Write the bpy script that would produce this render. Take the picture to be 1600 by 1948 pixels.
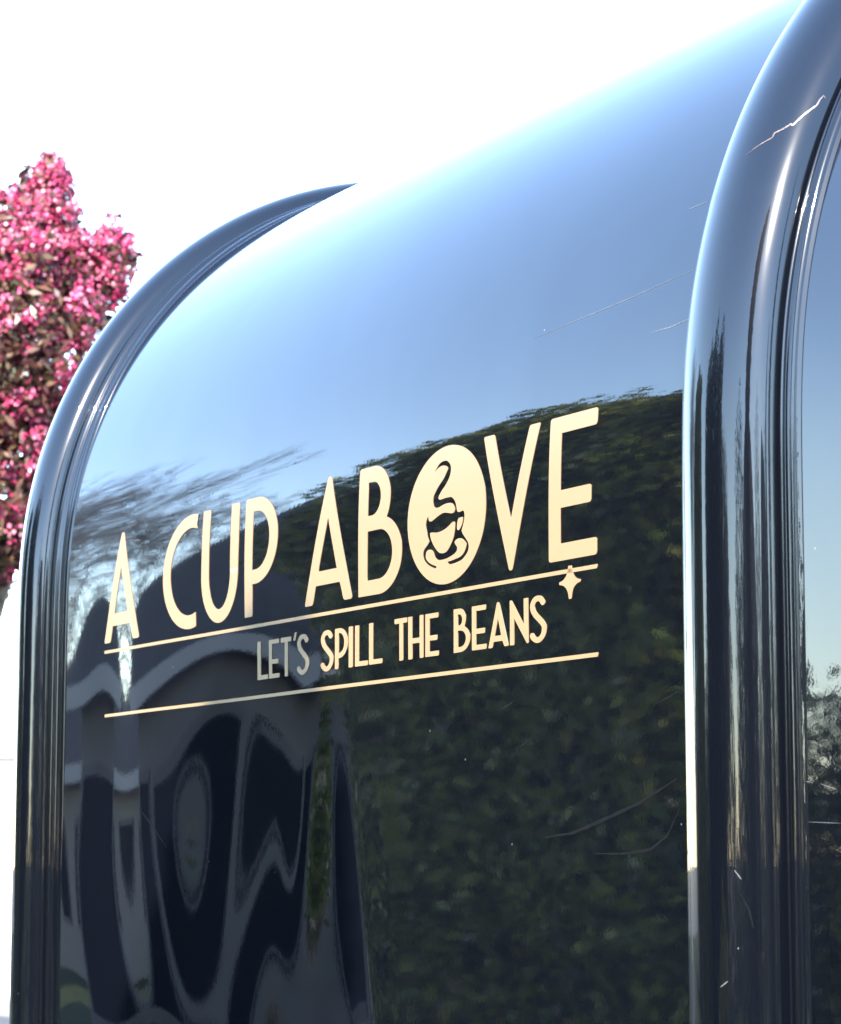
import bpy, bmesh, math, random
import numpy as np
from mathutils import Vector, Matrix, noise

for o in list(bpy.data.objects): bpy.data.objects.remove(o, do_unlink=True)
scene = bpy.context.scene
COL = scene.collection
rad = math.radians

# ------------------------------------------------------------------ camera
F_PX, HOR, VPX = 5130.0, 1650.0, -2128.0          # focal length, horizon and vanishing point (1600 x 1948 photo)
CAM = Vector((0.0, 1.40, 1.55))
PITCH = math.atan((HOR-974)/F_PX)
YAW = math.atan((800-VPX)/math.hypot(F_PX, HOR-974))
fw = Vector((math.cos(YAW), -math.sin(YAW), 0)); rt = Vector((-math.sin(YAW), -math.cos(YAW), 0)); up = Vector((0, 0, 1))
vd = fw*math.cos(PITCH)+up*math.sin(PITCH); vu = up*math.cos(PITCH)-fw*math.sin(PITCH)
cd = bpy.data.cameras.new('camera'); cam = bpy.data.objects.new('camera', cd); COL.objects.link(cam)
m = Matrix((rt, vu, -vd)).transposed().to_4x4(); m.translation = CAM; cam.matrix_world = m
cd.sensor_fit = 'HORIZONTAL'; cd.sensor_width = 14.9; cd.lens = F_PX/1600*14.9
cd.clip_start = 0.05; cd.clip_end = 3000
cd.dof.use_dof = True; cd.dof.focus_distance = 2.75; cd.dof.aperture_fstop = 9.0
scene.camera = cam
def at(px, py, dist):                              # a point in the world at a distance along the view
    return CAM + (vd + rt*((px-800)/F_PX) + vu*((974-py)/F_PX))*dist

# ------------------------------------------------------------------ sky, sun, exposure
SUN_AZ, SUN_EL = rad(130), rad(36.5)
sun_dir = Vector((math.cos(SUN_AZ)*math.cos(SUN_EL), math.sin(SUN_AZ)*math.cos(SUN_EL), math.sin(SUN_EL)))
world = bpy.data.worlds.new('World'); scene.world = world; world.use_nodes = True
wn = world.node_tree.nodes; wl = world.node_tree.links
sky = wn.new('ShaderNodeTexSky'); sky.sky_type = 'NISHITA'; sky.sun_disc = False
sky.sun_elevation = SUN_EL; sky.sun_rotation = math.pi/2-SUN_AZ
sky.air_density = 1.0; sky.dust_density = 0.1; sky.ozone_density = 1.0
wn['Background'].inputs['Strength'].default_value = 0.15
wl.new(sky.outputs[0], wn['Background'].inputs['Color'])
sl = bpy.data.lights.new('sun', 'SUN'); sl.energy = 2.9; sl.angle = rad(0.53); sl.color = (1, 0.95, 0.87)
so = bpy.data.objects.new('sun', sl); COL.objects.link(so)
so.rotation_euler = sun_dir.to_track_quat('Z', 'Y').to_euler(); so.location = (-5, 8, 12)
vs = scene.view_settings
vs.view_transform = 'Standard'; vs.look = 'None'; vs.gamma = 1.0; vs.use_curve_mapping = False
vs.exposure = 3.35

# ------------------------------------------------------------------ helpers
def mat(name):
    m = bpy.data.materials.new(name); m.use_nodes = True
    return m, m.node_tree.nodes, m.node_tree.links, m.node_tree.nodes['Principled BSDF']
def simple(name, col, rough=.6, metal=0.0, var=0.0, scale=6.0, bump=0.0, spec=None):
    m, n, l, p = mat(name)
    p.inputs['Base Color'].default_value = (*col, 1); p.inputs['Roughness'].default_value = rough; p.inputs['Metallic'].default_value = metal
    if spec is not None: p.inputs['Specular IOR Level'].default_value = spec
    if var or bump:
        tc = n.new('ShaderNodeTexCoord'); nz = n.new('ShaderNodeTexNoise'); nz.inputs['Scale'].default_value = scale; nz.inputs['Detail'].default_value = 6
        l.new(tc.outputs['Object'], nz.inputs['Vector'])
        if var:
            r = n.new('ShaderNodeValToRGB'); r.color_ramp.elements[0].position = .3; r.color_ramp.elements[1].position = .7
            r.color_ramp.elements[0].color = (*[c*(1-var) for c in col], 1); r.color_ramp.elements[1].color = (*[min(1, c*(1+var)) for c in col], 1)
            l.new(nz.outputs['Fac'], r.inputs['Fac']); l.new(r.outputs['Color'], p.inputs['Base Color'])
        if bump:
            b = n.new('ShaderNodeBump'); b.inputs['Strength'].default_value = bump; b.inputs['Distance'].default_value = .02
            l.new(nz.outputs['Fac'], b.inputs['Height']); l.new(b.outputs['Normal'], p.inputs['Normal'])
    return m
def leafmat(name, cols, rough=.45, trans=.3, spec=.2):
    m, n, l, p = mat(name); p.inputs['Specular IOR Level'].default_value = spec
    g = n.new('ShaderNodeNewGeometry'); r = n.new('ShaderNodeValToRGB'); r.color_ramp.interpolation = 'LINEAR'
    while len(r.color_ramp.elements) < len(cols): r.color_ramp.elements.new(.5)
    for i, c in enumerate(cols):
        r.color_ramp.elements[i].position = i/max(1, len(cols)-1); r.color_ramp.elements[i].color = (*c, 1)
    l.new(g.outputs['Random Per Island'], r.inputs['Fac']); l.new(r.outputs['Color'], p.inputs['Base Color'])
    p.inputs['Roughness'].default_value = rough
    if trans:
        t = n.new('ShaderNodeBsdfTranslucent'); mx = n.new('ShaderNodeMixShader'); mx.inputs[0].default_value = trans
        l.new(r.outputs['Color'], t.inputs['Color']); l.new(p.outputs[0], mx.inputs[1]); l.new(t.outputs[0], mx.inputs[2])
        l.new(mx.outputs[0], n['Material Output'].inputs['Surface'])
    return m
def link(name, me, parent=None, smooth=False, material=None):
    o = bpy.data.objects.new(name, me); COL.objects.link(o)
    if parent is not None: o.parent = parent
    if material is not None and len(me.materials) == 0: me.materials.append(material)
    if smooth: me.polygons.foreach_set('use_smooth', [True]*len(me.polygons))
    return o
def mesh(name, v, f, parent=None, material=None, smooth=False):
    me = bpy.data.meshes.new(name); me.from_pydata([tuple(p) for p in v], [], f); me.update()
    return link(name, me, parent, smooth, material)
def quads_mesh(name, Q):                            # Q: (n,4,3) array
    n = len(Q); me = bpy.data.meshes.new(name)
    me.vertices.add(n*4); me.loops.add(n*4); me.polygons.add(n)
    me.vertices.foreach_set('co', np.ascontiguousarray(Q, dtype=np.float32).ravel())
    me.loops.foreach_set('vertex_index', np.arange(n*4, dtype=np.int32))
    me.polygons.foreach_set('loop_start', np.arange(0, n*4, 4, dtype=np.int32))
    me.update(calc_edges=True); return me
def empty(name, loc, label, cat, group=None):
    o = bpy.data.objects.new(name, None); COL.objects.link(o); o.location = loc; o.empty_display_size = .2
    return tag(o, label, cat, group)
def tag(o, label=None, cat=None, group=None, kind=None):
    if label: o['label'] = label
    if cat: o['category'] = cat
    if group: o['group'] = group
    if kind: o['kind'] = kind
    return o
def box(bm, x0, x1, y0, y1, z0, z1):
    vs_ = [bm.verts.new(p) for p in ((x0,y0,z0),(x1,y0,z0),(x1,y1,z0),(x0,y1,z0),(x0,y0,z1),(x1,y0,z1),(x1,y1,z1),(x0,y1,z1))]
    for f in ((3,2,1,0),(4,5,6,7),(0,1,5,4),(1,2,6,5),(2,3,7,6),(3,0,4,7)): bm.faces.new([vs_[i] for i in f])
def bobj(name, bm, parent=None, material=None, smooth=False, bevel=0.0):
    if bevel: bmesh.ops.bevel(bm, geom=list(bm.edges), offset=bevel, segments=2, affect='EDGES', profile=.7)
    bmesh.ops.recalc_face_normals(bm, faces=bm.faces)
    me = bpy.data.meshes.new(name); bm.to_mesh(me); bm.free()
    return link(name, me, parent, smooth, material)
def boxobj(name, dims, parent=None, material=None, bevel=0.0):
    bm = bmesh.new(); box(bm, *dims); return bobj(name, bm, parent, material, False, bevel)
rng = np.random.default_rng(7)
def unit(n):
    v = rng.normal(size=(n, 3)); return v/np.linalg.norm(v, axis=1)[:, None]
def leaf_quads(P, N, L, Wd, jit=.6):                # leaf-shaped quads at P, facing roughly N
    n = len(P); N = N + rng.normal(size=(n, 3))*jit; N /= np.linalg.norm(N, axis=1)[:, None]
    t = np.cross(N, unit(n)); t /= np.linalg.norm(t, axis=1)[:, None]+1e-9; b = np.cross(N, t)
    s = rng.uniform(.65, 1.3, (n, 1))
    A = P - t*L*.5*s; B = P + b*Wd*.5*s + N*L*.06*s; C = P + t*L*.5*s - N*L*.05*s; D = P - b*Wd*.5*s + N*L*.06*s
    return np.stack([A, B, C, D], 1)

# ------------------------------------------------------------------ materials
def paint_material(name, spk=1.0, ior=1.6, coat=(.05, .13), crough=.055):
    m, n, l, p = mat(name)
    tc = n.new('ShaderNodeTexCoord')
    # dust specks: a few small pale dots
    vo = n.new('ShaderNodeTexVoronoi'); vo.inputs['Scale'].default_value = 55; l.new(tc.outputs['Object'], vo.inputs['Vector'])
    nz = n.new('ShaderNodeTexNoise'); nz.inputs['Scale'].default_value = 9; nz.inputs['Detail'].default_value = 3; l.new(tc.outputs['Object'], nz.inputs['Vector'])
    sep = n.new('ShaderNodeSeparateColor'); l.new(vo.outputs['Color'], sep.inputs[0])
    gt = n.new('ShaderNodeMath'); gt.operation = 'GREATER_THAN'; gt.inputs[1].default_value = 1-.07*spk; l.new(sep.outputs[0], gt.inputs[0])
    siz = n.new('ShaderNodeMath'); siz.operation = 'MULTIPLY'; siz.inputs[1].default_value = .06; l.new(sep.outputs[1], siz.inputs[0])
    lt = n.new('ShaderNodeMath'); lt.operation = 'LESS_THAN'; l.new(vo.outputs['Distance'], lt.inputs[0]); l.new(siz.outputs[0], lt.inputs[1])
    mu = n.new('ShaderNodeMath'); mu.operation = 'MULTIPLY'; l.new(gt.outputs[0], mu.inputs[0]); l.new(lt.outputs[0], mu.inputs[1])
    mx = n.new('ShaderNodeMix'); mx.data_type = 'RGBA'; mx.inputs[6].default_value = (.0013, .0017, .0030, 1); mx.inputs[7].default_value = (.06, .06, .062, 1)
    l.new(mu.outputs[0], mx.inputs[0]); l.new(mx.outputs[2], p.inputs['Base Color'])
    p.inputs['IOR'].default_value = ior; p.inputs['Roughness'].default_value = .012
    # wiped-on dust film: broad soft gloss over the clear paint, in smears
    st = n.new('ShaderNodeMapping'); st.inputs['Scale'].default_value = (1.2, 1, .5); l.new(tc.outputs['Object'], st.inputs['Vector'])
    fz = n.new('ShaderNodeTexNoise'); fz.inputs['Scale'].default_value = 5; fz.inputs['Detail'].default_value = 8; fz.inputs['Distortion'].default_value = .6; l.new(st.outputs[0], fz.inputs['Vector'])
    fr = n.new('ShaderNodeMapRange'); fr.inputs[1].default_value = .35; fr.inputs[2].default_value = .75; fr.inputs[3].default_value = coat[0]; fr.inputs[4].default_value = coat[1]
    l.new(fz.outputs['Fac'], fr.inputs[0]); l.new(fr.outputs[0], p.inputs['Coat Weight'])
    p.inputs['Coat Roughness'].default_value = crough; p.inputs['Coat IOR'].default_value = 1.5
    # orange peel
    op = n.new('ShaderNodeTexNoise'); op.inputs['Scale'].default_value = 190; op.inputs['Detail'].default_value = 2; l.new(tc.outputs['Object'], op.inputs['Vector'])
    bp = n.new('ShaderNodeBump'); bp.inputs['Strength'].default_value = .009; bp.inputs['Distance'].default_value = .001
    l.new(op.outputs['Fac'], bp.inputs['Height']); l.new(bp.outputs['Normal'], p.inputs['Normal'])
    gl = n.new('ShaderNodeBsdfGlossy'); gl.inputs['Roughness'].default_value = .33; gl.inputs['Color'].default_value = (.9, .9, .9, 1)
    ms = n.new('ShaderNodeMixShader'); ms.inputs[0].default_value = .0015
    l.new(p.outputs[0], ms.inputs[1]); l.new(gl.outputs[0], ms.inputs[2]); l.new(ms.outputs[0], n['Material Output'].inputs['Surface'])
    return m
M_PAINT = paint_material('gloss_black_paint')
M_RIB = paint_material('gloss_black_rib_paint', 3.5, 1.45, (.09, .15), .18)
m, n, l, p = mat('gold_vinyl')
p.inputs['Base Color'].default_value = (.172, .106, .049, 1); p.inputs['Roughness'].default_value = .32; p.inputs['Metallic'].default_value = .0
p.inputs['Specular IOR Level'].default_value = .6
M_GOLD = m
M_SCR = simple('bare_scratch', (.06, .06, .062), .5, spec=.3)
M_SCR2 = simple('faint_scuff', (.0032, .0035, .004), .6, spec=.04)
M_COPPER = simple('copper_scratch', (.11, .075, .06), .4, var=.6, scale=60)
M_RUBBER = simple('black_rubber', (.012, .012, .014), .5)
M_STEEL = simple('galvanised_steel', (.45, .45, .46), .4, .9)
M_GLASSDK = simple('dark_glass', (.01, .012, .014), .03, spec=.6)

# ------------------------------------------------------------------ ground
def sheet(name, x0, x1, y0, y1, z, material, nx=1, ny=1):
    v = [(x0+(x1-x0)*i/nx, y0+(y1-y0)*j/ny, z) for j in range(ny+1) for i in range(nx+1)]
    f = [(j*(nx+1)+i, j*(nx+1)+i+1, (j+1)*(nx+1)+i+1, (j+1)*(nx+1)+i) for j in range(ny) for i in range(nx)]
    return tag(mesh(name, v, f, None, material), kind='structure')
M_ASPH = simple('asphalt', (.04, .04, .043), .85, spec=.08, var=.3, scale=3, bump=.3)
M_LAWN = simple('lawn', (.026, .036, .012), .9, spec=.08, var=.35, scale=2, bump=.5)
sheet('ground', -1200, 1200, -1200, 1200, -.012, simple('pale_ground', (.09, .085, .075), .9, var=.2, scale=.2))
sheet('parking_lot', -40, 45, -9, 4.2, -.004, M_ASPH)
sheet('lawn', -40, 60, 4.35, 30, -.004, M_LAWN)
kerb = boxobj('kerb', (-40, 45, 4.2, 4.35, -.1, .11), None, simple('kerb_concrete', (.14, .135, .13), .85, spec=.08, var=.15), .01); tag(kerb, kind='structure')

# ------------------------------------------------------------------ trailer shape
R_ARC, Z_SPRING, RAMP, HALF_W, Z_BOT = .63, 1.83, .223, 1.02, .52
_s = np.linspace(0, 2.0, 4001); _d = _s[1]-_s[0]
_t = np.clip(_s/RAMP, 0, 1); _k = _t*_t*(3-2*_t)/R_ARC
_ph = np.minimum(np.cumsum(_k)*_d-_k[0]*_d, math.pi/2)
_y = -np.cumsum(np.sin(_ph))*_d; _z = Z_SPRING+np.cumsum(np.cos(_ph))*_d
A_TOP = float(_s[np.searchsorted(-_y, HALF_W)])     # arc length at the roof's centre line
A_BOT = Z_BOT-Z_SPRING
def prof(a):                                        # arc coordinate -> (y, z, tilt)
    a = np.asarray(a, float)
    y = np.where(a <= 0, 0, np.interp(a, _s, _y)); z = np.where(a <= 0, Z_SPRING+a, np.interp(a, _s, _z)); ph = np.where(a <= 0, 0, np.interp(a, _s, _ph))
    return y, z, ph
X_TEXT = 3.3297                                     # where the lettering starts on the side
BUMPS = [  # (mm right of the lettering start, mm above spring line, sx, sy, height mm, lean deg): the dented lower left of the panel
    (395, -190, 120, 112, -4.2, 0), (35, -110, 46, 120, -1.8, 6), (592, -225, 30, 100, 1.1, -6), (735, -340, 26, 120, 1.0, 12),
    (205, -340, 85, 160, 2.6, 34), (440, -450, 70, 165, 2.0, -12), (1000, -330, 160, 60, .35, 0), (-70, -360, 75, 140, 2.2, 30)]
def dent(X, a):
    tx = (X_TEXT-X)*1000; ta = a*1000
    d = np.zeros(np.broadcast(tx, ta).shape)
    for cx, cy, sx, sy, h, ln in BUMPS:
        c_, s_ = math.cos(rad(ln)), math.sin(rad(ln)); u_ = (tx-cx)*c_+(ta-cy)*s_; v_ = -(tx-cx)*s_+(ta-cy)*c_
        d = d + h*np.exp(-(u_/sx)**2/2-(v_/sy)**2/2)
    low = 1/(1+np.exp((ta+60)/35))
    d = d + low*(.09*np.sin(tx/75+ta/160+1)+.05*np.sin(tx/47-ta/90)+.04*np.sin(ta/38+tx/150))
    d = d + .05*np.sin(tx/130+.6)*np.sin(ta/170+2)
    return d/1000
def panel_pt(X, a, off=0.0, dents=True):
    y, z, ph = prof(a); h = off+(dent(X, a) if dents else 0)
    return np.stack([np.broadcast_to(X, np.shape(y)), y+h*np.cos(ph), z+h*np.sin(ph)], -1)
def grid_mesh(name, V, parent, material, flip=False):   # V: (ni, nj, 3)
    ni, nj = V.shape[:2]; idx = np.arange(ni*nj).reshape(ni, nj)
    q = np.stack([idx[:-1, :-1], idx[1:, :-1], idx[1:, 1:], idx[:-1, 1:]], -1).reshape(-1, 4)
    if flip: q = q[:, ::-1]
    n_ = len(q); me = bpy.data.meshes.new(name)
    me.vertices.add(ni*nj); me.loops.add(n_*4); me.polygons.add(n_)
    me.vertices.foreach_set('co', V.astype(np.float32).ravel())
    me.loops.foreach_set('vertex_index', q.astype(np.int32).ravel()); me.polygons.foreach_set('loop_start', np.arange(0, n_*4, 4, dtype=np.int32))
    me.update(calc_edges=True)
    return link(name, me, parent, True, material)

trailer = empty('coffee_trailer', (0, 0, 0), 'gloss black coffee trailer with a rounded roof and gold lettering on its side', 'trailer')
RIBS = [3.462, 1.816, -1.25]                        # X of the near edge of each rib
def side_panel(x0, x1, dents, nx, na):
    X = np.linspace(x0, x1, nx); a = np.concatenate([np.linspace(A_BOT, .25, na), np.linspace(.25, A_TOP, na//2)[1:]])
    XX, AA = np.meshgrid(X, a, indexing='ij')
    return grid_mesh('side_panel', panel_pt(XX, AA, 0, dents), trailer, M_PAINT, flip=True)
panel = side_panel(1.86, 3.50, True, 420, 420)
panel['label'] = 'dented black panel with gold lettering'
panel2 = side_panel(-1.20, 1.86, False, 200, 120)
def far_side():
    X = np.linspace(-1.2, 3.5, 40); a = np.linspace(A_BOT, A_TOP, 120); XX, AA = np.meshgrid(X, a, indexing='ij')
    V = panel_pt(XX, AA, 0, False); V[..., 1] = -2*HALF_W-V[..., 1]
    return grid_mesh('side_panel', V, trailer, M_PAINT)
far_side()

# ribs: cross-section of (distance from near edge, height)
def section(wide):
    pts = [(-.0005, -.004), (0, .0)]
    if wide:                                        # lip, small bead, then the big half round
        fl, bw, bh, a_, p_ = .004, .0165, .0062, .063, .041
    else:
        fl, bw, bh, a_, p_ = .032, .0150, .0060, .044, .0315
        for t in np.linspace(0, 1, 8)[1:]: pts.append((fl*.55*t, .0035*math.sin(t*math.pi)))   # outer lip
    g = fl
    pts.append((g, .0015))
    for t in np.linspace(0, math.pi, 15)[1:-1]: pts.append((g+bw/2-bw/2*math.cos(t), .0015+bh*math.sin(t)))
    g2 = g+bw+.0025; pts.append((g2-.001, .0012)); pts.append((g2+.001, .0012))
    for t in np.linspace(0, math.pi, 49)[1:]: pts.append((g2+.002+a_-a_*math.cos(t), .001+p_*math.sin(t)**.92))
    pts.append((g2+.004+2*a_, -.004))
    return np.array(pts)
def rib_pt(x0, dx, h, a):
    y, z, ph = prof(a)
    return np.stack([x0+dx+0*y, y+h*np.cos(ph), z+h*np.sin(ph)], -1)
def make_rib(x0, sec):
    a = np.concatenate([np.linspace(A_BOT-.02, -.1, 120), np.linspace(-.1, A_TOP, 220)[1:]])
    near = rib_pt(x0, sec[:, None, 0], sec[:, None, 1], a[None, :])
    w = .0003*np.sin(a*9+x0)                  # hand-rolled, never quite straight
    near[..., 1] += (w*(a < .3))[None, :]*(sec[:, None, 1] > .004)
    far = near[:, ::-1].copy(); far[..., 1] = -2*HALF_W-far[..., 1]
    V = np.concatenate([near, far[:, 1:]], 1)
    return grid_mesh('rib', V, trailer, M_RIB, flip=True)
SEC_W, SEC_N = section(True), section(False)
ribs = [make_rib(RIBS[0], SEC_N), make_rib(RIBS[1], SEC_W), make_rib(RIBS[2], SEC_W)]

# end walls, floor, wheels, drawbar (below and beyond the picture)
def end_wall(x, flip):
    a = np.linspace(A_BOT, A_TOP, 60); y, z, ph = prof(a)
    ring = [(x, yy, zz) for yy, zz in zip(y-.004, z-.004)] + [(x, -2*HALF_W-yy, zz) for yy, zz in zip(y[::-1][1:]-.004*-1, z[::-1][1:]-.004)]
    return mesh('end_wall', ring, [tuple(range(len(ring)))[::-1 if flip else 1]], trailer, M_PAINT)
end_wall(3.49, True); end_wall(-1.19, False)
boxobj('chassis', (-1.3, 3.55, -2*HALF_W+.05, -.05, .40, .518), trailer, M_RUBBER, .01)
def lathe(prof_, seg, axis_y=True):
    v, f = [], []
    for i in range(seg):
        t = 2*math.pi*i/seg
        for r, h in prof_: v.append((r*math.cos(t), h, r*math.sin(t)))
    k = len(prof_)
    for i in range(seg):
        for j in range(k-1): f.append((i*k+j, ((i+1) % seg)*k+j, ((i+1) % seg)*k+j+1, i*k+j+1))
    return v, f
tyre_me = rim_me = None
for y_ in (-.16, -2*HALF_W+.16):
    v, f = lathe([(.19, -.08), (.29, -.085), (.318, -.06), (.322, 0), (.318, .06), (.29, .085), (.19, .08)], 40)
    wv = mesh('wheel', v, f, trailer, M_RUBBER, True); wv.location = (1.1, y_, .322)
    v, f = lathe([(.192, -.07), (.18, -.04), (.06, -.03), (.05, -.06), (.001, -.06)], 32); r1 = mesh('rim', v, f, wv, M_STEEL, True)
    v, f = lathe([(.192, .07), (.18, .04), (.06, .03), (.05, .06), (.001, .06)], 32); r2 = mesh('rim', v, f, wv, M_STEEL, True)
bm = bmesh.new(); box(bm, 3.5, 4.7, -HALF_W-.05, -HALF_W+.05, .42, .50); bobj('drawbar', bm, trailer, M_STEEL, bevel=.008)
bm = bmesh.new(); box(bm, 4.45, 4.52, -HALF_W-.03, -HALF_W+.03, -.004, .42); bobj('support_leg', bm, trailer, M_STEEL, bevel=.006)
bm = bmesh.new(); box(bm, -1.15, -1.07, -.5, -.42, -.004, .41); bobj('support_leg', bm, trailer, M_STEEL, bevel=.006)

# serving window on the next panel: only its rounded rubber frame edge is in the picture
def rrect(x0, x1, z0, z1, r, k=6):
    out = []
    for cx, cz, t0 in ((x1-r, z1-r, 0), (x0+r, z1-r, 90), (x0+r, z0+r, 180), (x1-r, z0+r, 270)):
        for i in range(k+1):
            t = rad(t0+90*i/k); out.append((cx+r*math.cos(t), cz+r*math.sin(t)))
    return out
win = bpy.data.objects.new('serving_window', None); COL.objects.link(win); win.parent = trailer
o1 = rrect(.35, 1.775, .86, 1.565, .07); o2 = rrect(.377, 1.748, .887, 1.538, .05); K = len(o1)
v = [(x, .0, z) for x, z in o1]+[(x, .012, z) for x, z in o1]+[(x, .014, z) for x, z in o2]+[(x, .003, z) for x, z in o2]
f = [(q*K+i, q*K+(i+1) % K, (q+1)*K+(i+1) % K, (q+1)*K+i) for q in range(3) for i in range(K)]
mesh('window_frame', v, f, win, M_PAINT)
mesh('window_pane', [(x, .004, z) for x, z in o2], [tuple(range(K))], win, M_GLASSDK)

# ------------------------------------------------------------------ gold lettering
CUP_OUT = [(884.3, 133.7), (888.2, 137.5), (893.8, 141.4), (901.3, 143.0), (908.2, 142.5), (914.4, 139.2), (917.7, 134.8), (917.9, 129.3), (915.0, 123.2), (908.6, 117.2), (900.4, 111.7), (894.7, 106.7), (893.7, 104.0), (897.5, 102.3), (906.0, 102.9), (914.4, 102.9), (921.2, 102.3), (927.2, 98.5), (930.7, 93.5), (932.6, 88.0), (934.3, 85.3), (938.5, 84.7), (943.4, 85.3), (946.7, 84.7), (948.5, 80.9), (948.2, 77.0), (946.2, 71.0), (943.7, 66.6), (942.9, 64.4), (946.3, 60.0), (952.1, 55.0), (956.2, 50.6), (957.3, 46.2), (955.4, 41.8), (949.6, 37.4), (942.2, 34.1), (930.6, 32.5), (920.5, 31.9), (915.5, 33.0), (913.8, 34.7), (916.4, 35.2), (923.9, 35.8), (933.9, 36.9), (942.2, 38.5), (948.0, 41.8), (951.3, 46.2), (951.7, 50.6), (947.9, 53.9), (942.2, 56.7), (935.5, 57.2), (929.7, 55.6), (928.5, 53.9), (930.6, 51.2), (933.6, 48.4), (933.1, 45.1), (928.9, 42.4), (920.5, 40.2), (908.8, 38.5), (896.9, 38.5), (891.0, 40.2), (886.7, 43.5), (884.1, 47.9), (880.7, 50.6), (875.5, 51.7), (870.3, 50.6), (868.3, 47.3), (868.6, 42.9), (873.8, 38.5), (881.6, 35.2), (889.3, 33.0), (891.0, 31.4), (888.4, 30.8), (883.3, 31.9), (873.8, 35.2), (866.0, 40.2), (862.2, 45.1), (862.5, 50.1), (866.0, 53.9), (871.1, 56.7), (874.2, 59.4), (873.7, 62.2), (870.7, 67.1), (868.3, 73.7), (867.3, 79.8), (869.8, 84.7), (872.7, 87.5), (873.3, 84.7), (875.1, 82.0), (879.4, 81.4), (886.2, 83.1), (894.7, 85.8), (904.0, 87.5), (911.6, 86.9), (920.1, 85.3), (925.1, 85.3), (927.6, 86.4), (927.8, 90.2), (924.9, 94.1), (919.8, 96.3), (913.0, 96.8), (904.6, 96.3), (896.1, 94.6), (889.3, 94.6), (884.1, 96.8), (882.2, 100.7), (882.8, 106.7), (887.6, 112.2), (894.9, 118.3), (903.1, 123.8), (909.3, 130.4), (911.2, 133.7), (908.8, 136.4), (902.7, 138.1), (896.7, 138.1), (890.0, 136.4), (886.0, 134.2)]
CUP_BODY = [(877.0, 68.8), (881.3, 69.3), (891.6, 68.2), (901.8, 68.8), (911.9, 71.0), (920.3, 74.3), (924.5, 75.9), (927.8, 75.4), (928.7, 72.1), (928.0, 65.5), (925.2, 58.3), (919.7, 51.7), (912.1, 46.2), (904.5, 45.1), (896.9, 46.2), (889.2, 51.2), (882.3, 57.8), (878.0, 64.4)]
CUP_HANDLE = [(936.1, 78.1), (940.3, 78.7), (944.1, 78.7), (944.8, 76.5), (943.7, 72.1), (940.7, 68.2), (937.1, 66.0), (934.1, 66.6), (933.2, 69.9), (934.0, 74.3)]
def rounded(poly, r):
    if not r: return list(poly)
    out = []; n_ = len(poly)
    for i in range(n_):
        p0, p1, p2 = Vector(poly[i-1]), Vector(poly[i]), Vector(poly[(i+1) % n_])
        e0, e1 = p0-p1, p2-p1
        cross = (p1-p0).x*(p2-p1).y-(p1-p0).y*(p2-p1).x
        d_ = min(r, e0.length*.4, e1.length*.4)
        if cross < 0: d_ = min(d_, .6)
        a0, a1 = p1+e0.normalized()*d_, p1+e1.normalized()*d_
        for k in range(5):
            t = k/4; out.append(tuple(a0*(1-t)**2+p1*2*t*(1-t)+a1*t*t))
    return out
def arc(cx, cy, rx, ry, t0, t1, n_=28):
    return [(cx+rx*math.cos(rad(t0+(t1-t0)*i/n_)), cy+ry*math.sin(rad(t0+(t1-t0)*i/n_))) for i in range(n_+1)]
def catmull(pts, k=3):
    out = []; n_ = len(pts)
    for i in range(n_):
        a_, b_, c_, d_ = (Vector(pts[(i+j-1) % n_]) for j in range(4))
        for q in range(k):
            t = q/k; out.append(tuple(.5*((2*b_)+(c_-a_)*t+(2*a_-5*b_+4*c_-d_)*t*t+(3*b_-a_-3*c_+d_)*t**3)))
    return out
def stroke(pts, wx, wy, k=8):                       # an open centre line given width, round ends
    P = []; n_ = len(pts)
    for i in range(n_-1):
        a_, b_, c_, d_ = (Vector(pts[min(max(i+j-1, 0), n_-1)]) for j in range(4))
        for q in range(k):
            t = q/k; P.append(.5*((2*b_)+(c_-a_)*t+(2*a_-5*b_+4*c_-d_)*t*t+(3*b_-a_-3*c_+d_)*t**3))
    P.append(Vector(pts[-1])); S = [Vector((p.x/wx, p.y/wy)) for p in P]; Lf, Rt = [], []
    for i, p in enumerate(S):
        t = (S[min(i+1, len(S)-1)]-S[max(i-1, 0)]).normalized(); nn = Vector((-t.y, t.x))*.5
        Lf.append(p+nn); Rt.append(p-nn)
    def cap(c_, t): return [c_+Vector((t.x*math.cos(q)-t.y*math.sin(q), t.x*math.sin(q)+t.y*math.cos(q)))*.5 for q in (1.1, .55, 0, -.55, -1.1)]
    out = Lf+cap(S[-1], (S[-1]-S[-2]).normalized())+Rt[::-1]+cap(S[0], (S[0]-S[1]).normalized())
    return [(p.x*wx, p.y*wy) for p in out]
def A_big(x, sk=0): return [rounded([(x, 15), (x+20, 15), (x+27.2, 36.4), (x+86, 36.4), (x+95.7, 15), (x+115.6, 15), (x+58.6-sk, 159.5), (x+51-sk, 159.5)], 3.5), [(x+55.3-sk, 112.5), (x+33.2-sk*.3, 52.6), (x+78.7-sk*.3, 52.6)]]
def A_sm(x): return [rounded([(x, -60.7), (x+8, -60.7), (x+10.2, -54.8), (x+27.6, -54.8), (x+31.2, -60.7), (x+38.6, -60.7), (x+20.6, -15.3), (x+17.1, -15.3)], 1.2), [(x+18.8, -31.2), (x+12.4, -49), (x+25, -49)]]
def E_poly(x, w, b, t, st, bh, mid, m0, m1, r): return [rounded([(x, b), (x+w, b), (x+w, b+bh), (x+st, b+bh), (x+st, m0), (x+mid, m0), (x+mid, m1), (x+st, m1), (x+st, t-bh), (x+w-1, t-bh), (x+w-1, t), (x, t)], r)]
def L_sm(x, w): return [rounded([(x, -60.8), (x+w, -60.8), (x+w, -55.5), (x+8.9, -55.5), (x+8.9, -15.5), (x, -15.5)], 1.2)]
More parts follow.
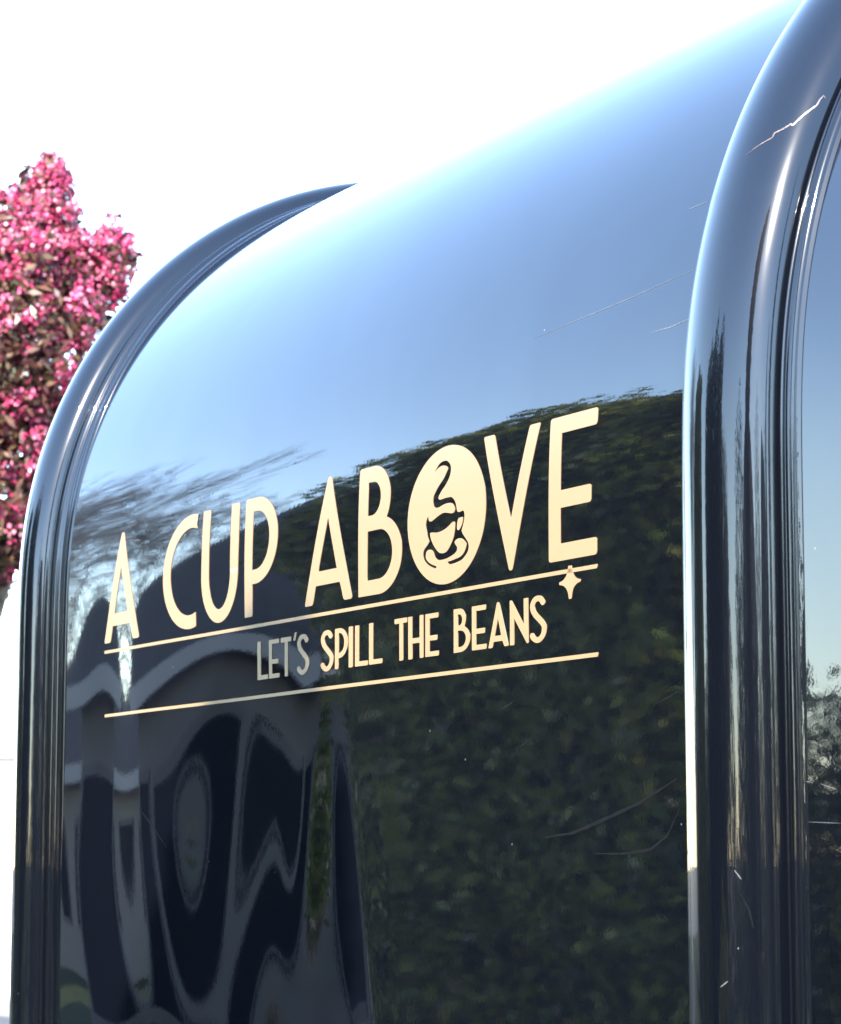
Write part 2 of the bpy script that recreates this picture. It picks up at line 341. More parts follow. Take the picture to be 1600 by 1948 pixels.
def T_sm(x): return [rounded([(x, -20.9), (x+10.6, -20.9), (x+10.8, -60.9), (x+18.8, -60.9), (x+18.6, -20.9), (x+27.3, -20.9), (x+27.3, -15.5), (x, -15.5)], 1.2)]
def S_sm(x): return [stroke([(x+23.6, -22.6), (x+20, -19.2), (x+15.6, -18), (x+9, -19), (x+4.6, -23.5), (x+4.7, -28), (x+9, -33.3), (x+17, -38.8), (x+23.6, -43.6), (x+25.8, -48), (x+24, -54), (x+18, -58.2), (x+12, -58.9), (x+6.2, -56.6), (x+3.6, -54)], 8.4, 5.6)]
LET = []                                            # (name, outlines)
LET += [('letter', A_big(-.5, 4)),
 ('letter', [arc(270, 86.3, 81.5, 72.2, 76.5, 283.5, 60)[::-1][::-1]+[(289.6, 17.2), (288.4, 30.6)]+arc(270, 86.3, 58.8, 55, 288, 72, 50)+[(284.6, 142.6), (287.2, 158.2)]]),
 ('letter', [rounded([(303, 158.3), (303.9, 110)], 0)+arc(356.3, 75, 51.8, 59.8, 180, 360, 40)+[(408.6, 110), (407, 155.6), (405, 157.6), (385.5, 158.3), (384.6, 156)]+[(386.6, 75)]+arc(356.3, 75, 30.6, 43.2, 0, -180, 30)+[(324.8, 110), (324.6, 155.5), (322.6, 158)]]),
 ('letter', [[(428.6, 15.4), (447.6, 15.4), (448.9, 17), (448.9, 54)]+arc(455.5, 106, 59, 52.2, -90, 90, 40)+[(427, 158.3), (424.8, 156.6)], [(447.4, 71)]+arc(456.5, 106.3, 36.2, 35.3, -90, 90, 30)+[(446.8, 141.6)]]),
 ('letter', A_big(587, 0)),
 ('letter', [[(717.6, 14.8)]+arc(763.5, 57.3, 52, 42.8, -90, 71, 36)+arc(747, 119.3, 40.6, 38.6, -36, 90, 30)+[(717, 157.8), (714.6, 156)], [(737.4, 31.3)]+arc(764, 58.5, 30.4, 27.2, -90, 90, 28)+[(737.4, 85.8)], [(737.2, 102.8)]+arc(747, 121.6, 19.2, 18.8, -90, 90, 22)+[(736.6, 140.4)]]),
 ('letter', [arc(909.5, 85.3, 81.6, 73.2, 0, 354, 72), catmull(CUP_OUT), catmull(CUP_BODY), catmull(CUP_HANDLE)]),
 ('letter', [rounded([(1037, 14), (1043, 14), (1092.6, 157), (1072.4, 157), (1040.2, 65), (1004, 157), (982.8, 157)], 3)]),
 ('letter', E_poly(1111.4, 85.5, 14.5, 157, 21.3, 16.8, 76, 66.2, 83.6, 3.5)),
 ('rule_line', [[(0, 1.4), (1197, 1.2), (1197, 5.2), (0, 5.4)]]),
 ('rule_line', [[(3.5, -82.7), (1197, -82.4), (1197, -78.3), (3.5, -78.9)]]),
]
cx, cy = 1149.0, -7.3
def quarter(p0, c_, p1, k=10): return [tuple(Vector(p0)*(1-t)**2+Vector(c_)*2*t*(1-t)+Vector(p1)*t*t) for t in [i/k for i in range(k+1)]]
LET.append(('star', [quarter((1152, 8.2), (1153.6, -4.6), (1167.6, -5.9))+quarter((1167.6, -8.5), (1153, -9.6), (1151.8, -23.5))+quarter((1147, -23.5), (1145.6, -9.4), (1130.3, -8.6))+quarter((1130, -5.9), (1144.6, -4.6), (1146.4, 8.2))]))
LET += [('letter', q) for q in (
 L_sm(462.6, 28), E_poly(493.6, 28, -60.8, -15.6, 8, 5, 24.6, -44.2, -38.9, 1.2), T_sm(524.9), [rounded([(558, -21), (563, -21), (566.6, -11.8), (561.6, -11.8)], .8)], S_sm(568.2),
 S_sm(628), [[(662.1, -60.6), (670.4, -60.6), (670.6, -48.9)]+arc(672.4, -32, 20.2, 16.7, -90, 90, 24)+[(662.2, -15.5)], [(671, -43)]+arc(673, -31.8, 11.4, 11.1, -90, 90, 18)+[(671, -20.8)]],
 [rounded([(695, -60.8), (704.2, -60.8), (704, -15.5), (694.8, -15.5)], 1.2)], L_sm(709.8, 29.4), L_sm(742.2, 30),
 T_sm(799.8), [rounded([(830.2, -61), (838.8, -61), (838.6, -44.5), (854.6, -44.5), (855, -60.9), (862.6, -60.9), (862.3, -15.6), (854.6, -15.6), (854.6, -39), (838.3, -39), (838.3, -15.6), (829.9, -15.6)], 1.0)], E_poly(867, 28, -60.8, -15.6, 8.7, 5.2, 25, -44.2, -38.8, 1.2),
 [[(926.4, -60.6)]+arc(939.5, -46.9, 20, 13.6, -90, 64, 20)+arc(938.5, -26.8, 12.2, 11.4, -38, 90, 16)+[(926.4, -15.4)], [(935, -55.2)]+arc(940, -46.7, 11.2, 8.5, -90, 90, 16)+[(935, -38.2)], [(935, -32.8)]+arc(938.2, -27.1, 5.6, 5.7, -90, 90, 12)+[(935, -21.4)]],
 E_poly(963.4, 28.6, -60.6, -15.5, 8.2, 5.2, 25.6, -44.3, -38.9, 1.2), A_sm(996),
 [rounded([(1038, -60.7), (1045.7, -60.7), (1045.5, -33.5), (1069.8, -60.6), (1072.9, -60.6), (1072.3, -15.8), (1064.2, -15.8), (1064.5, -42), (1041.3, -15.8), (1037.8, -15.8)], .9)], S_sm(1076.2))]
THICK = .0006
def letter_mesh(name, outlines, step):
    cu = bpy.data.curves.new('tmp', 'CURVE'); cu.dimensions = '2D'; cu.fill_mode = 'BOTH'
    for poly in outlines:
        sp = cu.splines.new('POLY'); sp.points.add(len(poly)-1); sp.use_cyclic_u = True
        for q, p_ in zip(sp.points, poly): q.co = (p_[0], p_[1], 0, 1)
    co = bpy.data.objects.new('tmp', cu); COL.objects.link(co)
    dg = bpy.context.evaluated_depsgraph_get(); me0 = bpy.data.meshes.new_from_object(co.evaluated_get(dg))
    bpy.data.objects.remove(co); bpy.data.curves.remove(cu)
    bm = bmesh.new(); bm.from_mesh(me0); bpy.data.meshes.remove(me0)
    bmesh.ops.remove_doubles(bm, verts=bm.verts, dist=.001)
    xs = [v_.co.x for v_ in bm.verts]; ys = [v_.co.y for v_ in bm.verts]
    for ax, lo, hi in ((0, min(xs), max(xs)), (1, min(ys), max(ys))):
        k = int((hi-lo)//step)
        for i in range(1, k+1):
            co_ = [0, 0, 0]; co_[ax] = lo+i*step; no = [0, 0, 0]; no[ax] = 1
            bmesh.ops.bisect_plane(bm, geom=bm.verts[:]+bm.edges[:]+bm.faces[:], plane_co=co_, plane_no=no, dist=.0005)
    bmesh.ops.recalc_face_normals(bm, faces=bm.faces)
    if sum(f_.normal.z for f_ in bm.faces) < 0: bmesh.ops.reverse_faces(bm, faces=bm.faces)
    be = [e for e in bm.edges if e.is_boundary]
    ex = bmesh.ops.extrude_edge_only(bm, edges=be); low = [g for g in ex['geom'] if isinstance(g, bmesh.types.BMVert)]
    for v_ in low: v_.co.z = -1
    C_ = np.array([v_.co for v_ in bm.verts]); P_ = panel_pt(X_TEXT-C_[:, 0]/1000, C_[:, 1]/1000)
    _, _, ph_ = prof(C_[:, 1]/1000); off = np.where(C_[:, 2] < -.5, -.0002, THICK)
    P_[:, 1] += off*np.cos(ph_); P_[:, 2] += off*np.sin(ph_)
    for v_, p_ in zip(bm.verts, P_): v_.co = p_
    for f_ in bm.faces: f_.smooth = True
    for e in be: e.smooth = False
    me = bpy.data.meshes.new(name); bm.to_mesh(me); bm.free()
    return link(name, me, panel, False, M_GOLD)
for nm_, ol in LET:
    letter_mesh(nm_, ol, 7.0 if nm_ in ('letter',) and max(p_[1] for p_ in ol[0]) > 0 else 6.0)

# ------------------------------------------------------------------ scratches and scuffs in the paint
def strip(name, P_, N_, w, parent, material):       # thin tapering sliver along points with normals
    P_ = [Vector(p_) for p_ in P_]; N_ = [Vector(n_) for n_ in N_]; v_, f_ = [], []; k = len(P_)
    for i in range(k):
        t_ = (P_[min(i+1, k-1)]-P_[max(i-1, 0)]).normalized(); sd = t_.cross(N_[i]).normalized()
        ww = w*(.25+.75*math.sin(math.pi*(i+.5)/k))*(1+.25*math.sin(i*2.3)); o_ = N_[i]*.00025
        v_ += [P_[i]+o_+sd*ww*.5, P_[i]+o_-sd*ww*.5]
    return mesh(name, v_, [(2*i, 2*i+1, 2*i+3, 2*i+2) for i in range(k-1)], parent, material)
def panel_strip(pts, w, parent, material, dents=True):
    X = np.array([q_[0] for q_ in pts]); a_ = np.array([q_[1] for q_ in pts]); t = np.linspace(0, len(pts)-1, 24)
    X = np.interp(t, np.arange(len(pts)), X); a_ = np.interp(t, np.arange(len(pts)), a_)
    _, _, ph_ = prof(a_); return strip('scratch', panel_pt(X, a_, 0, dents), np.stack([0*ph_, np.cos(ph_), np.sin(ph_)], -1), w, parent, material)
for pts, w in (([(2.2778, .2498), (2.1821, .2553), (2.1008, .2602), (1.9978, .2685)], .0007), ([(2.0368, .3394), (2.0051, .3405)], .0008), ([(2.0534, .2168), (2.0231, .2162), (1.9926, .219)], .0011)):
    panel_strip(pts, w, panel, M_SCR)
for pts, w in (([(1.8179, -.2088), (1.8101, -.209)], .0008), ([(1.7981, -.211), (1.7766, -.2164)], .0007), ([(1.815, -.2424), (1.772, -.244)], .0005)):
    panel_strip(pts, w, panel2, M_SCR, False)
for pts, w in (([(2.143, -.2673), (2.0899, -.2675), (2.0487, -.2639), (2.0217, -.2518), (2.0014, -.2272)], .0028), ([(2.2282, -.2512), (2.1793, -.2477), (2.1327, -.2375), (2.0649, -.2212), (2.0049, -.2008)], .0034), ([(2.3127, -.1245), (2.2865, -.117)], .0025),
        ([(2.0419, -.1333), (1.9942, -.1211)], .0016), ([(3.2001, -.2066), (3.1664, -.2258), (3.1169, -.2552)], .0014), ([(2.2759, -.1627), (2.2523, -.1548)], .002)):
    panel_strip(pts, w, panel, M_SCR2)
def rib_strip(rib, x0, sec, pts, w, material, k=5):
    t = np.linspace(0, len(pts)-1, (len(pts)-1)*k+1); si = np.interp(t, np.arange(len(pts)), [q_[0] for q_ in pts]); a_ = np.interp(t, np.arange(len(pts)), [q_[1] for q_ in pts])
    ii = np.arange(len(sec)); dx, h = np.interp(si, ii, sec[:, 0]), np.interp(si, ii, sec[:, 1])
    ddx, dh = np.interp(si+.5, ii, sec[:, 0])-np.interp(si-.5, ii, sec[:, 0]), np.interp(si+.5, ii, sec[:, 1])-np.interp(si-.5, ii, sec[:, 1])
    _, _, ph_ = prof(a_); nx, nh = -dh, ddx; q_ = np.hypot(nx, nh); nx, nh = nx/q_, nh/q_
    return strip('scratch', rib_pt(x0, dx, h, a_)+0, np.stack([nx, nh*np.cos(ph_), nh*np.sin(ph_)], -1), w, rib, material)
rib_strip(ribs[1], RIBS[1], SEC_W, [(38.07, .3386), (34.74, .3464), (31.73, .3525), (31.56, .3568), (29.53, .3612), (27.9, .3664), (27.25, .3655), (25.38, .3768), (22.7, .3898), (22.45, .3959), (21.88, .4011), (21.07, .3993)], .0017, M_COPPER)
rib_strip(ribs[1], RIBS[1], SEC_W, [(32.54, -.2823), (30.67, -.2901)], .0011, M_SCR)
rib_strip(ribs[1], RIBS[1], SEC_W, [(30.91, -.3023), (28.8, -.3153), (27.66, -.3309)], .0016, M_SCR2)
rib_strip(ribs[1], RIBS[1], SEC_W, [(36.85, -.3803), (34.66, -.3751)], .0012, M_SCR)

# ------------------------------------------------------------------ trees and shrubs
M_BARK = simple('bark', (.10, .075, .055), .9, var=.3, scale=12, bump=.5)
M_BARKG = simple('grey_bark', (.16, .14, .125), .9, var=.25, scale=8, bump=.4)
def tubes(segs, sides):                             # segs: list of (p0, p1, r0, r1)
    v, f = [], []
    for p0, p1, r0, r1 in segs:
        d_ = (p1-p0).normalized(); x_ = d_.orthogonal().normalized(); y_ = d_.cross(x_); b = len(v)
        for p_, r_ in ((p0, r0), (p1, r1)):
            for i in range(sides):
                t = 2*math.pi*i/sides; v.append(p_+x_*(r_*math.cos(t))+y_*(r_*math.sin(t)))
        for i in range(sides): f.append((b+i, b+(i+1) % sides, b+sides+(i+1) % sides, b+sides+i))
    return v, f
def branches(p, d_, L, r, depth, out, rnd, spread=.55, up_=.25):
    k = 3 if depth > 2 else 2
    q = p
    for i in range(k):
        d_ = (d_+Vector((rnd.uniform(-.16, .16), rnd.uniform(-.16, .16), rnd.uniform(-.05, .12)))).normalized()
        q2 = q+d_*(L/k); r2 = r*(1-.3/k*(i+1)/1.0) if i else r*.9
        out.append((q, q2, r, r2)); q, r = q2, r2
        if depth > 0 and i < k-1 and rnd.random() < .8:
            s = (d_+Vector((rnd.uniform(-1, 1), rnd.uniform(-1, 1), rnd.uniform(-.1, .7)))*spread*1.4).normalized()
            branches(q, s, L*.62, r*.5, depth-1, out, rnd, spread, up_)
    if depth > 0:
        for j in range(rnd.choice((2, 3))):
            s = (d_+Vector((rnd.uniform(-1, 1), rnd.uniform(-1, 1), rnd.uniform(-.3, .9)))*spread).normalized()
            branches(q, s, L*rnd.uniform(.62, .82), r*.66, depth-1, out, rnd, spread, up_)
def ellipsoid_points(C, Rr, n_, inner=.55):
    d_ = unit(n_); q = rng.uniform(inner**3, 1.0, (n_, 1))**(1/3)
    q = q*(1+.13*np.sin(d_[:, :1]*7+C[0])*np.sin(d_[:, 1:2]*6+C[2])+.08*np.sin(d_[:, 2:]*13))
    return np.array(C)+d_*q*np.array(Rr), d_

# pink blossom tree beyond the trailer's far end
DT = 10.0
def tp(px, py): return np.array(at(px, py, DT))
sc = DT/F_PX
crown_parts = [(85, 425, 62, 130), (55, 640, 175, 215), (214, 500, 44, 88), (-120, 680, 230, 330), (30, 900, 165, 190), (-40, 1040, 95, 105), (10, 500, 120, 150), (150, 540, 66, 115), (95, 345, 34, 60)]
tb = at(-130, 1650, DT); tree = empty('blossom_tree', (tb.x, tb.y, 0), 'pink blossoming crabapple tree with dark red leaves', 'tree')
base = np.array(tree.location)
PT, PN, LP, LN = [], [], [], []
for px, py, rx_, rz_ in crown_parts:
    Rr = (rx_*sc, rx_*sc, rz_*sc); vol = rx_*rx_*rz_
    ncl = int(110*(rx_*rz_)/(100*100))+25
    c_, nrm = ellipsoid_points(tp(px, py), Rr, ncl, .6)
    keep = rng.random(len(c_)) < np.clip(.28+(c_[:, 2]-2.5)*.5, .22, .95)
    c_, nrm = c_[keep], nrm[keep]
    for q, nn in zip(c_, nrm):
        k = rng.integers(18, 40); dd = unit(k); rr_ = rng.uniform(.024, .055)
        PT.append(q+dd*rr_*rng.uniform(.6, 1.05, (k, 1))); PN.append(dd*.8+nn*.5)
    nl = int(800*(rx_*rz_)/(100*100))+60
    c_, nrm = ellipsoid_points(tp(px, py), [r_*1.03 for r_ in Rr], nl, .35); LP.append(c_); LN.append(nrm)
PT, PN, LP, LN = np.concatenate(PT), np.concatenate(PN), np.concatenate(LP), np.concatenate(LN)
crown = link('crown', quads_mesh('crown', leaf_quads(LP-base, LN, .056, .019, .8)), tree, False,
    leafmat('crabapple_leaf', [(.02, .007, .009), (.05, .016, .014), (.03, .03, .01), (.10, .045, .028), (.035, .012, .014), (.15, .10, .06)], .3, .2))
blo = link('blossom', quads_mesh('blossom', leaf_quads(PT-base, PN, .0175, .0155, .5)), crown, False,
    leafmat('crabapple_petal', [(.18, .008, .032), (.52, .06, .16), (.36, .024, .085), (.66, .28, .35), (.13, .006, .02), (.44, .035, .10), (.62, .15, .24)], .5, .3)); tag(blo, kind='stuff')
rnd = random.Random(3); seg = []
q = Vector((0, 0, 0)); tops = [Vector(tp(px, py))-Vector(base) for px, py, *_ in crown_parts]
fork = Vector((0, 0, 1.7)); seg.append((Vector((0, 0, -.02)), Vector((.02, .01, .9)), .075, .06)); seg.append((Vector((.02, .01, .9)), fork, .06, .052))
for t_ in tops:
    mid = fork.lerp(t_, .5)+Vector((0, 0, .1)); seg.append((fork, mid, .035, .025)); seg.append((mid, t_, .025, .008))
    for j in range(7):
        s = Vector((rnd.uniform(-1, 1), rnd.uniform(-1, 1), rnd.uniform(-.2, .6)))*.12; a_ = mid.lerp(t_, rnd.random()); seg.append((a_, a_+s, .009, .003))
v, f = tubes(seg, 7); mesh('trunk', v, f, tree, M_BARK, True)

# tall laurel hedge reflected in the panel
def leafy(name, label, cat, parts, n_leaf, L, Wd, material, base_, group=None, trunks=(), inner=.8, jit=.7):
    t_ = empty(name, base_, label, cat, group); b_ = np.array(base_); P_, N_ = [], []
    tot = sum(r[0]*r[2]+r[1]*r[2] for _, r in parts)
    for C_, Rr in parts:
        p_, n2 = ellipsoid_points(np.array(C_)+b_, Rr, int(n_leaf*(Rr[0]*Rr[2]+Rr[1]*Rr[2])/tot), inner)
        ok = p_[:, 2] > .05; P_.append(p_[ok]-b_); N_.append(n2[ok]*np.array([1/Rr[0], 1/Rr[1], 1/Rr[2]])*min(Rr)+np.array([0, 0, .25]))
    link('crown', quads_mesh('crown', leaf_quads(np.concatenate(P_), np.concatenate(N_), L, Wd, jit)), t_, False, material)
    for (x_, y_, h_, r_) in trunks:
        sg = [(Vector((x_, y_, -.02)), Vector((x_+.05, y_, h_*.5)), r_, r_*.8), (Vector((x_+.05, y_, h_*.5)), Vector((x_, y_+.05, h_)), r_*.8, r_*.3)]
        v_, f_ = tubes(sg, 8); mesh('trunk', v_, f_, t_, M_BARK, True)
    return t_
M_LAUREL = leafmat('laurel_leaf', [(.03, .05, .01), (.10, .13, .02), (.20, .225, .035), (.06, .055, .018), (.29, .27, .05), (.04, .06, .012)], .35, .35, .25)
parts = []
r2 = random.Random(11)
for i in range(11):
    x_ = i*.38; top = 4.12+.75*min(x_, 1.7)/1.7+.2*min(1, max(0, x_-1.7))+.16*math.sin(i*2.4)-1.0*max(0, x_-3.3); yc_ = -.62+.6*min(1, x_/1.6); dp = .38+.4*min(1, x_/1.6); wx = .36+.26*min(1, x_/.8)
    parts.append(((x_, yc_+.1, top*.5), (wx, dp, top*.5)) if i < 9 else ((x_-.1, yc_-.1, top-.8), (wx*.9, dp, .82)))
    for k in range(6): parts.append(((x_+r2.uniform(-.1 if i == 0 else -.3, .3), yc_+r2.uniform(-.6, .1)*dp, top-r2.uniform(.1, 1.3)), (.26, .26, .2)))
leafy('laurel_hedge', 'tall dense green laurel hedge facing the lettered trailer panel', 'hedge', parts, 88000, .10, .046, M_LAUREL, (9.5, 5.9, 0), trunks=[(.3+i*.65, 0, 2.4, .06) for i in range(7)])
M_DARKG = leafmat('conifer_spray', [(.02, .032, .012), (.03, .045, .015), (.04, .055, .02)], .5, .15)
# columnar tree out of view, added only to cast a shadow across the lettering
SHADE_CYP = Vector((2.90+3.2*math.cos(SUN_AZ), 3.2*math.sin(SUN_AZ), 0))
cp = [((.01*i, 0, .35+i*.40), (.225, .225, .42)) for i in range(9)]+[((.03, 0, 3.68), (.22, .22, .36)), ((.0, 0, 3.9), (.16, .16, .29))]
leafy('shade_cypress', 'slim columnar dark green tree added out of view to shade the lettering', 'tree', cp, 32000, .07, .04, M_DARKG, tuple(SHADE_CYP), trunks=[(0, 0, 3.6, .05)], inner=.2)
def conifer(label, loc, h, r, n_=9000):
    cs = [((0, 0, h*(.16+.8*i/9)), (r*(1-.09*i), r*(1-.09*i), h*.11)) for i in range(10)]
    return leafy('conifer', label, 'tree', cs, n_, .16, .06, M_DARKG, loc, 'conifers behind the camera', trunks=[(0, 0, h*.9, r*.12)], inner=.3)
conifer('tallest dark conifer at the asphalt edge beyond the trailer tail', (-13, 2.2, 0), 10.5, 1.7)
conifer('smaller dark conifer next to the tallest conifer', (-16.5, 6.4, 0), 8, 1.6)
M_MAPLE = leafmat('young_leaf', [(.06, .08, .02), (.09, .10, .03), (.10, .07, .03)], .4, .35)
leafy('round_tree', 'round crowned green tree on the lawn behind the hedge', 'tree', [((0, 0, 3.4), (1.9, 1.9, 1.7)), ((.9, .5, 2.8), (1.2, 1.2, 1.1)), ((-.9, -.4, 2.9), (1.2, 1.2, 1.2))], 12000, .12, .07, M_MAPLE, (7.5, 14.5, 0), trunks=[(0, 0, 3.2, .14)], inner=.4)
leafy('shrub', 'brownish rounded shrub on the lawn beside the evergreen bush', 'shrub', [((0, 0, 1.2), (1.5, 1.2, 1.4)), ((1.2, .3, .9), (1.1, 1.0, 1.0))], 5000, .1, .05, M_MAPLE, (16.2, 12.4, 0), trunks=[(0, 0, .9, .06)])
leafy('shrub', 'low rounded green shrub at the kerb end of the hedge', 'shrub', [((0, 0, .7), (.9, .8, .8)), ((.8, .2, .6), (.7, .6, .7))], 6000, .08, .04, M_LAUREL, (5.6, 6.4, 0), trunks=[(0, 0, .6, .04)])

# leafless trees behind the house
bare_src = []
def bare_tree(label, loc, L, r, seed, depth=5):
    t_ = empty('bare_tree', loc, label, 'tree', 'bare trees behind the house'); rn = random.Random(seed); out = []
    branches(Vector((0, 0, -.05)), Vector((0, 0, 1)), L, r, depth, out, rn, .62)
    big = [s for s in out if s[2] > r*.3]; small = [s for s in out if s[2] <= r*.3]
    v_, f_ = tubes(big, 7); mesh('trunk', v_, f_, t_, M_BARKG, True)
    small = [(a_, b_, max(r0, .011), max(r1, .008)) for a_, b_, r0, r1 in small]
    v_, f_ = tubes(small, 3); mesh('crown', v_, f_, t_, M_BARKG)
    return t_
bare_tree('tall leafless tree rising behind the dark roofed house', (36, 14.4, 0), 3.7, .15, 5, 6)
bare_tree('leafless tree between the two houses', (40, 12.4, 0), 4.2, .16, 9, 6)
bare_tree('widest leafless tree past the small beige house', (50, 14.0, 0), 4.9, .18, 14, 6)
bare_tree('farthest leafless tree at the end of the row', (47, 17.5, 0), 4.9, .17, 44, 6)

# ------------------------------------------------------------------ houses
M_TRIM = simple('weathered_trim', (.20, .20, .215), .6, spec=.15); M_PANE = simple('window_pane', (.006, .007, .009), .6, spec=.0)
M_FRAME = simple('dark_window_frame', (.055, .055, .06), .6, spec=.05)
M_ROOFD = simple('dark_shingle', (.045, .042, .045), .85, spec=.08, var=.35, scale=14, bump=.4)
M_DOOR = simple('painted_door', (.05, .035, .03), .5)
def house(label, x0, x1, y0, y1, ze, zr, wallmat, roofmat, hip, wins, cat='house', door=None, chimney=None):
    cx_, cy_ = (x0+x1)/2, (y0+y1)/2
    h_ = empty('house', (cx_, cy_, 0), label, cat); X0_, X1_, Y0_, Y1_ = x0-cx_, x1-cx_, y0-cy_, y1-cy_
    boxobj('wall', (X0_, X1_, Y0_, Y1_, -.1, ze), h_, wallmat)
    e = .35; a_, b_, c_, d_ = X0_-e, X1_+e, Y0_-e, Y1_+e
    v_ = [(a_, c_, ze-.1), (b_, c_, ze-.1), (b_, d_, ze-.1), (a_, d_, ze-.1), (a_, c_, ze+.04), (b_, c_, ze+.04), (b_, d_, ze+.04), (a_, d_, ze+.04), (a_+hip[0], 0, zr), (b_-hip[1], 0, zr)]
    f_ = [(3, 2, 1, 0), (0, 1, 5, 4), (1, 2, 6, 5), (2, 3, 7, 6), (3, 0, 4, 7), (4, 5, 9, 8), (6, 7, 8, 9), (5, 6, 9), (7, 4, 8)]
    rf = mesh('roof', v_, f_, h_, roofmat)
    bm_ = bmesh.new()
    box(bm_, a_-.02, b_+.02, c_-.09, c_-.003, ze-.16, ze+.03); bobj('gutter', bm_, rf, M_TRIM)
    if chimney: boxobj('chimney', (chimney[0]-.35, chimney[0]+.35, -.35, .35, zr-1.2, zr+.8), rf, simple('chimney_brick', (.2, .09, .06), .9, var=.2))
    for (face, u, z0, w, hh) in wins:
        wf = bpy.data.objects.new('window', None); COL.objects.link(wf); wf.parent = h_
        def pl(u0, u1, z0_, z1_, d0, d1):
            bm__ = bmesh.new()
            if face == 'S': box(bm__, u0, u1, Y0_-d1, Y0_-d0, z0_, z1_)
            elif face == 'W': box(bm__, X0_-d1, X0_-d0, u0, u1, z0_, z1_)
            return bm__
        bobj('window_pane', pl(u, u+w, z0, z0+hh, -.02, .012), wf, M_PANE)
        for q in ((u-.09, u, z0-.09, z0+hh+.09), (u+w, u+w+.09, z0-.09, z0+hh+.09), (u, u+w, z0+hh, z0+hh+.09), (u, u+w, z0-.09, z0)):
            bobj('window_frame', pl(*q, -.01, .05), wf, M_FRAME)
    if door:
        dd = boxobj('door', (door, door+.95, Y0_-.03, Y0_+.02, 0, 2.05), h_, M_DOOR)
        boxobj('door_handle', (door+.82, door+.86, Y0_-.07, Y0_-.031, .98, 1.08), dd, M_STEEL)
    return h_
M_SIDING = simple('tan_siding', (.085, .083, .085), .7, spec=.08, var=.12, scale=4)
M_GREYS = simple('grey_siding', (.22, .21, .21), .75, spec=.08, var=.12, scale=4)
M_CREAM = simple('cream_render', (.15, .14, .125), .8, spec=.08, var=.08)
M_WHITE = simple('white_render', (.78, .76, .72), .8, var=.05)
house('low house with dark gabled roof and tall dark windows next to the hedge', 17.6, 22.4, 8.0, 11.6, 3.1, 6.2, M_SIDING, M_ROOFD, (1.4, .02),
    [('S', .55, .15, 1.55, 2.3), ('S', -1.7, .4, 1.6, 2.0), ('W', -1.2, .9, 1.0, 1.4)])
house('small beige house with brick chimney among the bare trees', 27.5, 36, 11.4, 16.5, 2.9, 5.2, M_CREAM, M_ROOFD, (2.4, 2.4), [('S', -2.5, .9, 1.4, 1.4), ('S', .4, .9, 1.4, 1.4), ('W', -1.2, .9, 1.3, 1.4)], chimney=(1.2, 0))
house('grey sided house behind the conifers', -26, -17.5, 9, 16, 3.4, 6.4, M_GREYS, M_ROOFD, (.4, .4), [('S', -3.0, .9, 1.4, 1.5), ('S', 1.2, .9, 1.4, 1.5)], door=-.5)
house('dark grey house across the lawn behind the broad evergreen bush', -10, -1.5, 15, 21, 3.2, 5.9, M_SIDING, M_ROOFD, (2.5, 2.5), [('S', -3.2, .9, 1.4, 1.5), ('S', 1.8, .9, 1.4, 1.5), ('S', .2, .9, .9, 1.5)], door=-1.0)
# white rendered building far behind the blossom tree
c1 = at(-120, 1650, 34)
house('white rendered building behind the blossom tree', c1.x-1, c1.x+9, c1.y-4, c1.y+7, 3.0, 3.5, M_WHITE, simple('pale_roof', (.6, .58, .54), .7), (.5, .5), [])


# tree line and sheds round the lot (they show in the ribs)
M_OAK = leafmat('dark_evergreen_leaf', [(.02, .03, .01), (.035, .05, .015), (.05, .065, .02)], .4, .25)
for i, (x_, y_, h_, w_, lab) in enumerate([(1.0, 9.5, 4.4, 1.5, 'dark evergreen bush nearest the round crowned tree'), (-2.6, 10.5, 3.8, 1.7, 'broad dark evergreen bush in front of the dark grey house'), (-7.2, 9.4, 5.2, 1.9, 'tallest dark evergreen bush in the lawn row'),
        (-11.5, 7.4, 4.2, 1.8, 'dark evergreen bush beside the smaller conifer'), (-9.5, 4.9, 3.2, 1.2, 'low dark evergreen bush at the kerb'), (-12.5, -1.6, 4.6, 1.8, 'dark evergreen bush on the asphalt side of the tallest conifer')]):
    leafy('evergreen_bush', lab, 'bush', [((0, 0, h_*.5), (w_, w_*.8, h_*.52)), ((w_*.5, .2, h_*.35), (w_*.7, w_*.7, h_*.38)), ((-w_*.55, -.1, h_*.4), (w_*.6, w_*.6, h_*.42))], 7000, .13, .06, M_OAK, (x_, y_, 0), 'evergreen bushes round the lot', trunks=[(0, 0, h_*.6, .09)], inner=.5)

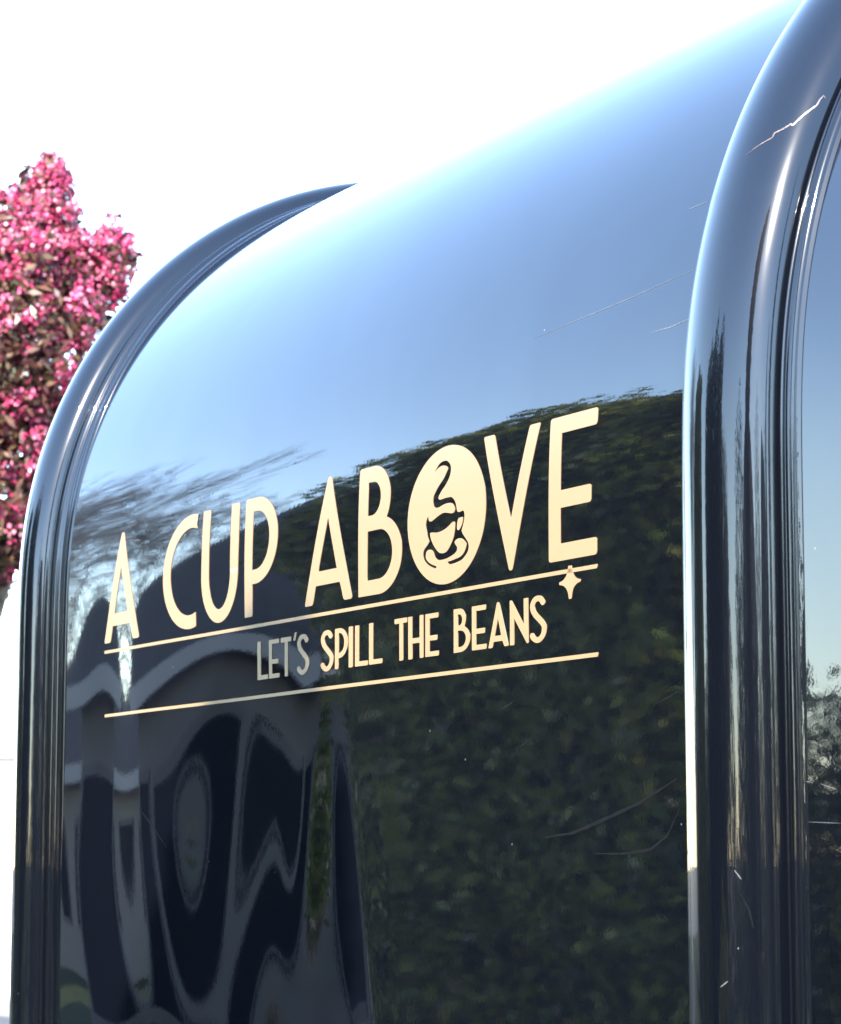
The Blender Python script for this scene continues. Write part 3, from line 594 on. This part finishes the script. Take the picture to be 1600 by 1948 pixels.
# far woodland that closes the view behind the camera
P_ = []; N_ = []
for t in np.linspace(rad(42), rad(205), 60):
    rr_ = 30+3*math.sin(t*9); hh = 3.2+1.3*math.sin(t*7+1)+.9*math.sin(t*17)
    p_, n2 = ellipsoid_points(np.array([math.cos(t)*rr_, math.sin(t)*rr_+(2 if t < 1.5 else 0), hh*.55]), (1.7, 1.7, hh), 420, .6); ok = p_[:, 2] > .02; P_.append(p_[ok]); N_.append(n2[ok])
wd = link('woodland', quads_mesh('woodland', leaf_quads(np.concatenate(P_), np.concatenate(N_), .42, .24, .8)), None, False, M_OAK)
tag(wd, 'dark belt of trees and scrub round the far edge of the lot', 'woodland', kind='stuff')

for x_, y_, h_, w_, lab in [(6.9, 9.3, 6.3, 1.25, 'tall dense evergreen added out of view to shade the hedge, nearest the round crowned tree'), (8.7, 9.0, 6.5, 1.3, 'middle tall dense evergreen added out of view to shade the laurel hedge'), (10.5, 9.2, 6.2, 1.25, 'tall dense evergreen added out of view to shade the hedge, closest to the house with tall dark windows')]:  # out-of-view evergreens added on the sun side to keep the lower hedge shaded
    leafy('shade_evergreen', lab, 'tree', [((0, 0, h_*.5), (w_, w_*.7, h_*.5)), ((.1, 0, h_*.3), (w_, w_*.8, h_*.32))], 15000, .16, .09, M_OAK, (x_, y_, 0), 'evergreens added out of view to shade the hedge', trunks=[(0, 0, h_*.7, .1)], inner=.3)
leafy('evergreen_bush', 'widest low evergreen bush behind the brownish shrub', 'bush', [((0, 0, 1.6), (2.3, 1.2, 1.6)), ((1.4, .3, 1.3), (1.4, 1.1, 1.5))], 8000, .12, .06, M_OAK, (14.8, 11.0, 0), 'evergreen bushes round the lot', trunks=[(0, 0, 1.2, .08)], inner=.5)

leafy('evergreen_bush', 'rounded evergreen bush at the back of the lawn by the house corner', 'bush', [((0, 0, 1.9), (2.6, 1.4, 1.9)), ((-1.6, .3, 1.5), (1.5, 1.2, 1.7)), ((1.5, .3, 1.4), (1.5, 1.2, 1.6))], 9000, .13, .06, M_OAK, (17.6, 14.6, 0), 'evergreen bushes round the lot', trunks=[(0, 0, 1.4, .09)], inner=.5)
